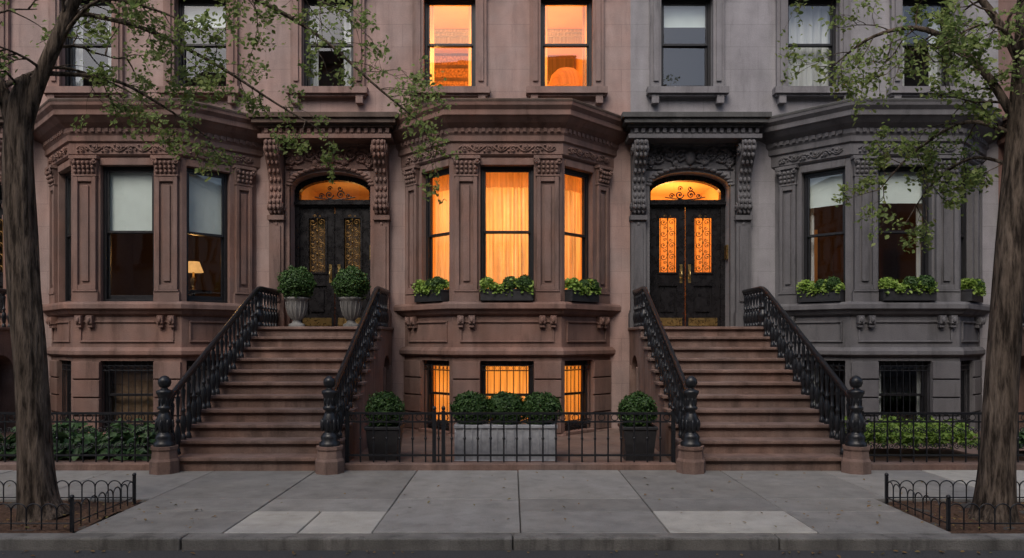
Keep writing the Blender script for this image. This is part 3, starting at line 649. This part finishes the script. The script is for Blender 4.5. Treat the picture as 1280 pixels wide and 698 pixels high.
for bc in (-.08,6.35):
    window_box(fr(bc-HC+.447,-DB,1,0)@Matrix.Translation((.01,-.0,0)),.846,[(.55,.11),(.82,.13)])
    M=fr(bc-HB,0,S2,-S2)@Matrix.Translation((.47,0,0)); window_box(M,.70,[(.8,.12),(.52,.09)])
    M=fr(bc+HC,-DB,S2,S2)@Matrix.Translation((.08,0,0)); window_box(M,.70,[(.82,.11),(.5,.09)])
def bed(name,x0,x1,y0,y1,n,mat,size,h,asp=.55):
    P=empty(name,((x0+x1)/2,(y0+y1)/2,0)); s=MB(); s.box(x0,x1,y0,y1,-.02,.05,'soil'); s.build('soil_bed',P)
    k=int(n/26); P_=[];D_=[]
    for i in range(k):
        cx,cy=random.uniform(x0+.1,x1-.1),random.uniform(y0+.08,y1-.08); hh=h*random.uniform(.6,1.15)
        for j in range(26):
            a=random.uniform(0,6.28); q=random.uniform(.02,.2)*(size/.12); P_.append((cx+q*math.cos(a),cy+q*math.sin(a),.05+hh*(1-(q/.26)**2)*random.uniform(.5,1))); D_.append((math.cos(a)*.7,math.sin(a)*.7,.9))
    leaves('foliage',P_,D_,size,asp,mat,P,.3)
bed('hosta_bed',-6.3,-4.45,-3.8,-2.9,1500,'hosta_leaf',.15,.42)
bed('hosta_bed',-8.3,-6.5,-3.8,-2.9,900,'hosta_leaf',.13,.36)
bed('groundcover_bed',4.45,6.0,-3.75,-2.7,5200,'lime_leaf',.05,.42,.8)
bed('groundcover_bed',6.5,8.2,-3.75,-2.9,2500,'hosta_leaf',.09,.3,.7)

# ------------------------------------------------------------------ trees
def smooth(pts,n=5):
    out=[]
    for i in range(len(pts)-1):
        p0=Vector(pts[max(i-1,0)][:3]);p1=Vector(pts[i][:3]);p2=Vector(pts[i+1][:3]);p3=Vector(pts[min(i+2,len(pts)-1)][:3])
        for k in range(n):
            t=k/n; q=.5*((2*p1)+(-p0+p2)*t+(2*p0-5*p1+4*p2-p3)*t*t+(-p0+3*p1-3*p2+p3)*t**3)
            out.append((q,pts[i][3]*(1-t)+pts[i+1][3]*t))
    out.append((Vector(pts[-1][:3]),pts[-1][3])); return out
def tree(loc,trunk,limbs,dens):
    P=empty('street_tree',loc); T=MB(); LP=[];LD=[]
    tr=smooth(trunk,8); T.tube([q for q,_ in tr],[r*.8 for _,r in tr],'bark',28,nz=.14); T.build('trunk',P)
    B=MB()
    def leaf_at(p,n,spread):
        for _ in range(n):
            o=Vector((random.gauss(0,1),random.gauss(0,1),random.gauss(0,1)))*spread; LP.append(tuple(p+o)); LD.append((random.gauss(0,.5),-.5+random.gauss(0,.6),.6))
    def twig(p,d,length,r,lev):
        n=7; pts=[p.copy()]; dd=d.normalized(); st=length/n
        for i in range(n):
            dd=(dd+Vector((random.gauss(0,.17),random.gauss(0,.17),random.gauss(-.03,.15)))).normalized(); p=p+dd*st; pts.append(p.copy())
            if lev<2 and i>0 and random.random()<(.55 if lev==0 else .38):
                s=dd.cross(Vector((random.gauss(0,1),random.gauss(0,1),random.gauss(0,1)))).normalized(); twig(p,dd*.7+s*.8,length*random.uniform(.35,.6),r*.55,lev+1)
            if i>=2-lev and random.random()<dens: leaf_at(p,random.choice((1,2,2)),.035)
        B.tube(pts,[max(.0016,r*(1-.75*i/n)) for i in range(n+1)],'bark',5)
        leaf_at(p,random.choice((2,3)),.03)
    for lb,nt_,tl in limbs:
        sm=smooth(lb,6); B.tube([q for q,_ in sm],[r*.8 for _,r in sm],'bark',10,nz=.08)
        k=len(sm)
        for i in range(nt_):
            j=int(k*(.12+.88*(i+random.random())/nt_)); j=min(j,k-1); q,r=sm[j]; t=(sm[min(j+1,k-1)][0]-sm[max(j-1,0)][0]).normalized()
            s=t.cross(Vector((random.gauss(0,1),random.gauss(0,1),random.gauss(0,1)))).normalized(); s.y*=.8
            twig(q,t*.6+s*.8+Vector((0,0,-.05)),tl*random.uniform(.55,1.15),min(.016,max(.005,r*.3)),0)
        leaf_at(sm[-1][0],3,.05)
    B.build('limbs',P)
    leaves('foliage',LP,LD,.050,.64,'tree_leaf',P,.3)
tree((-4.17,-6.35,0),[(-4.12,-6.35,-.05,.27),(-4.16,-6.35,.12,.205),(-4.19,-6.35,.5,.175),(-4.23,-6.35,1.3,.16),(-4.30,-6.35,2.2,.15),(-4.34,-6.35,3.1,.14),(-4.32,-6.34,3.6,.13),(-4.24,-6.33,3.85,.085)],
 [([(-4.32,-6.35,3.35,.10),(-4.18,-6.33,3.8,.085),(-3.92,-6.3,4.45,.07),(-3.7,-6.2,5.2,.06),(-3.5,-6.1,6.4,.045),(-3.4,-6.1,8.2,.015)],16,.9),
  ([(-4.33,-6.35,3.3,.10),(-4.5,-6.35,3.75,.08),(-4.75,-6.4,4.3,.07),(-5.0,-6.4,5.4,.055),(-5.1,-6.4,7.6,.015)],13,.9),
  ([(-3.78,-6.25,4.85,.04),(-3.3,-6.05,5.0,.032),(-2.6,-5.85,4.85,.026),(-1.9,-5.7,4.5,.02),(-1.3,-5.6,4.0,.014),(-.8,-5.55,3.6,.006)],24,.6),
  ([(-3.9,-6.3,4.45,.03),(-3.4,-6.0,4.42,.024),(-2.8,-5.8,4.15,.018),(-2.3,-5.6,3.85,.012),(-1.85,-5.5,3.6,.005)],13,.5),
  ([(-4.1,-6.3,3.9,.028),(-3.7,-6.0,3.95,.02),(-3.3,-5.8,3.75,.014),(-2.95,-5.6,3.5,.005)],7,.42),
  ([(-4.5,-6.35,3.75,.03),(-4.3,-5.9,4.1,.02),(-4.0,-5.5,4.1,.014),(-3.7,-5.3,3.95,.006)],7,.5),
  ([(-3.6,-6.15,5.8,.04),(-2.7,-5.9,6.3,.03),(-1.8,-5.7,6.2,.02),(-1.0,-5.6,5.6,.008)],8,.8),
  ([(-3.8,-6.25,4.75,.035),(-3.2,-6.5,4.9,.025),(-2.3,-6.6,4.65,.016),(-1.4,-6.5,4.35,.006)],17,.45),
  ([(-4.0,-6.3,4.2,.025),(-3.6,-6.4,4.5,.018),(-3.0,-6.5,4.35,.012),(-2.5,-6.5,4.1,.005)],11,.42)],.36)
tree((4.22,-6.4,0),[(4.2,-6.4,-.05,.26),(4.21,-6.4,.1,.2),(4.23,-6.4,.45,.172),(4.28,-6.4,1.3,.155),(4.36,-6.4,2.4,.15),(4.45,-6.4,3.4,.135),(4.5,-6.4,4.4,.11),(4.55,-6.4,5.6,.08),(4.5,-6.4,8,.02)],
 [([(4.45,-6.4,3.35,.05),(4.15,-6.3,3.95,.04),(3.75,-6.15,4.35,.03),(3.35,-6.0,4.35,.018),(3.0,-5.9,4.1,.006)],17,.48),
  ([(4.45,-6.4,3.3,.03),(4.1,-6.2,3.5,.022),(3.75,-6.0,3.3,.015),(3.45,-5.9,2.95,.005)],13,.42),
  ([(4.46,-6.4,3.9,.05),(4.3,-6.2,4.5,.04),(3.9,-6.0,5.1,.03),(3.2,-5.8,5.4,.02),(2.6,-5.7,5.2,.006)],11,.7),
  ([(4.40,-6.4,3.05,.022),(4.2,-6.1,3.2,.017),(3.95,-5.9,3.0,.012),(3.75,-5.8,2.65,.004)],9,.38),
  ([(4.5,-6.4,4.3,.06),(4.9,-6.5,5.0,.05),(5.4,-6.5,6.4,.02)],9,.9),
  ([(4.5,-6.4,5,.04),(4.2,-6.3,6.2,.03),(3.8,-6.2,7.6,.01)],10,.9),
  ([(4.46,-6.4,3.6,.03),(4.25,-6.55,4.1,.022),(3.95,-6.6,4.2,.014),(3.6,-6.6,4.0,.005)],12,.4)],.4)
P=empty('fallen_leaves',(0,-6.5,0)); pts=[]
for i in range(260):
    sx=random.choice((-1,1)); x=sx*random.gauss(4.3,.9); y=random.uniform(-6.9,-5.8)
    pts.append((x,y,.022))
for i in range(110): pts.append((random.uniform(-6,6),random.uniform(-6.9,-4.3),.012))
for i in range(70): pts.append((random.uniform(-6,6),-7.16-abs(random.gauss(0,.05)),-.085))
leaves('leaf_litter',pts,[(0,0,1)]*len(pts),.035,.6,'dead_leaf',P,.2)

# ------------------------------------------------------------------ rest of the street (seen in reflections)
def rowhouse(x0,x1,h,yf,sg):
    P=empty('brownstone_row_house',((x0+x1)/2,yf,0)); w=MB(); f=MB(); q=MB()
    M=Matrix(((-1,0,0,x1),(0,-1,0,yf),(0,0,1,0),(0,0,0,1))) if sg<0 else Matrix(((1,0,0,x0),(0,1,0,yf),(0,0,1,0),(0,0,0,1)))
    w.M=f.M=q.M=M
    hs=[]; n=round((x1-x0)/2.1); W_=x1-x0
    for i in range(n):
        c=W_*(i+.5)/n
        for z in (1.2,4.8,7.6,10.2): hs.append((c-.5,c+.5,z,z+1.8))
    w.wall(0,W_,-.1,h,hs,.2,'opp_stone'); w.box(0.01,W_-.01,-.5,-.003,h-.6,h,'dark_cornice')
    for a,b,c,d in hs: f.box(a-.15,b+.15,-.12,.0,c-.15,c,'brown_trim'); f.box(a-.15,b+.15,-.12,.0,d,d+.2,'brown_trim'); q.quad((a,.15,c),(b,.15,c),(b,.15,d),(a,.15,d),'door_black')
    w.quad((0,0,h),(W_,0,h),(W_,9,h),(0,9,h),'opp_stone'); w.quad((0,9,0),(W_,9,0),(W_,9,h),(0,9,h),'opp_stone')
    w.quad((0,0,0),(0,9,0),(0,9,h),(0,0,h),'opp_stone'); w.quad((W_,0,0),(W_,9,0),(W_,9,h),(W_,0,h),'opp_stone')
    w.build('walls',P); f.build('sills',P); q.build('window_panes',P)
for x0,x1,h in ((-62,-49,13.6),(-48.98,-37,14),(-36.98,-24,13.2),(-23.98,-12,13),(-11.98,-1,14.2),(-.98,11,13.4),(11.02,24,14.5),(24.02,36,13.3),(36.02,49,14.2),(49.02,62,13.5)): rowhouse(x0,x1,h,-20,-1)
for x0,x1,h in ((-40,-29,13),(-28.98,-16.95,12.6),(14.95,27,12.8),(27.02,40,13.2)): rowhouse(x0,x1,h,0,1)

# ------------------------------------------------------------------ light and camera
wd=bpy.data.worlds.new('World'); scene.world=wd; wd.use_nodes=True; nt=wd.node_tree
bg=nt.nodes['Background']; sk=nt.nodes.new('ShaderNodeTexSky'); sk.sky_type='NISHITA'; sk.sun_disc=False
sk.sun_elevation=math.radians(46); sk.sun_rotation=math.radians(200); sk.dust_density=3; sk.air_density=1; sk.ozone_density=.8
nt.links.new(sk.outputs[0],bg.inputs[0]); bg.inputs[1].default_value=.185
sl=bpy.data.lights.new('sun','SUN'); sl.energy=1.45; sl.angle=math.radians(28); sl.color=(1,.93,.86)
so=bpy.data.objects.new('sun',sl); so.rotation_euler=(math.radians(42),0,math.radians(-20)); so.location=(0,-10,20); scene.collection.objects.link(so)
cam=bpy.data.cameras.new('camera'); cam.lens=26.0; cam.sensor_width=36; cam.shift_y=.0594; cam.clip_end=1500
co=bpy.data.objects.new('camera',cam); co.location=(0,-12.85,1.54); co.rotation_euler=(math.radians(90),0,0); scene.collection.objects.link(co); scene.camera=co
scene.view_settings.view_transform='Standard'; scene.view_settings.look='None'; scene.view_settings.exposure=0
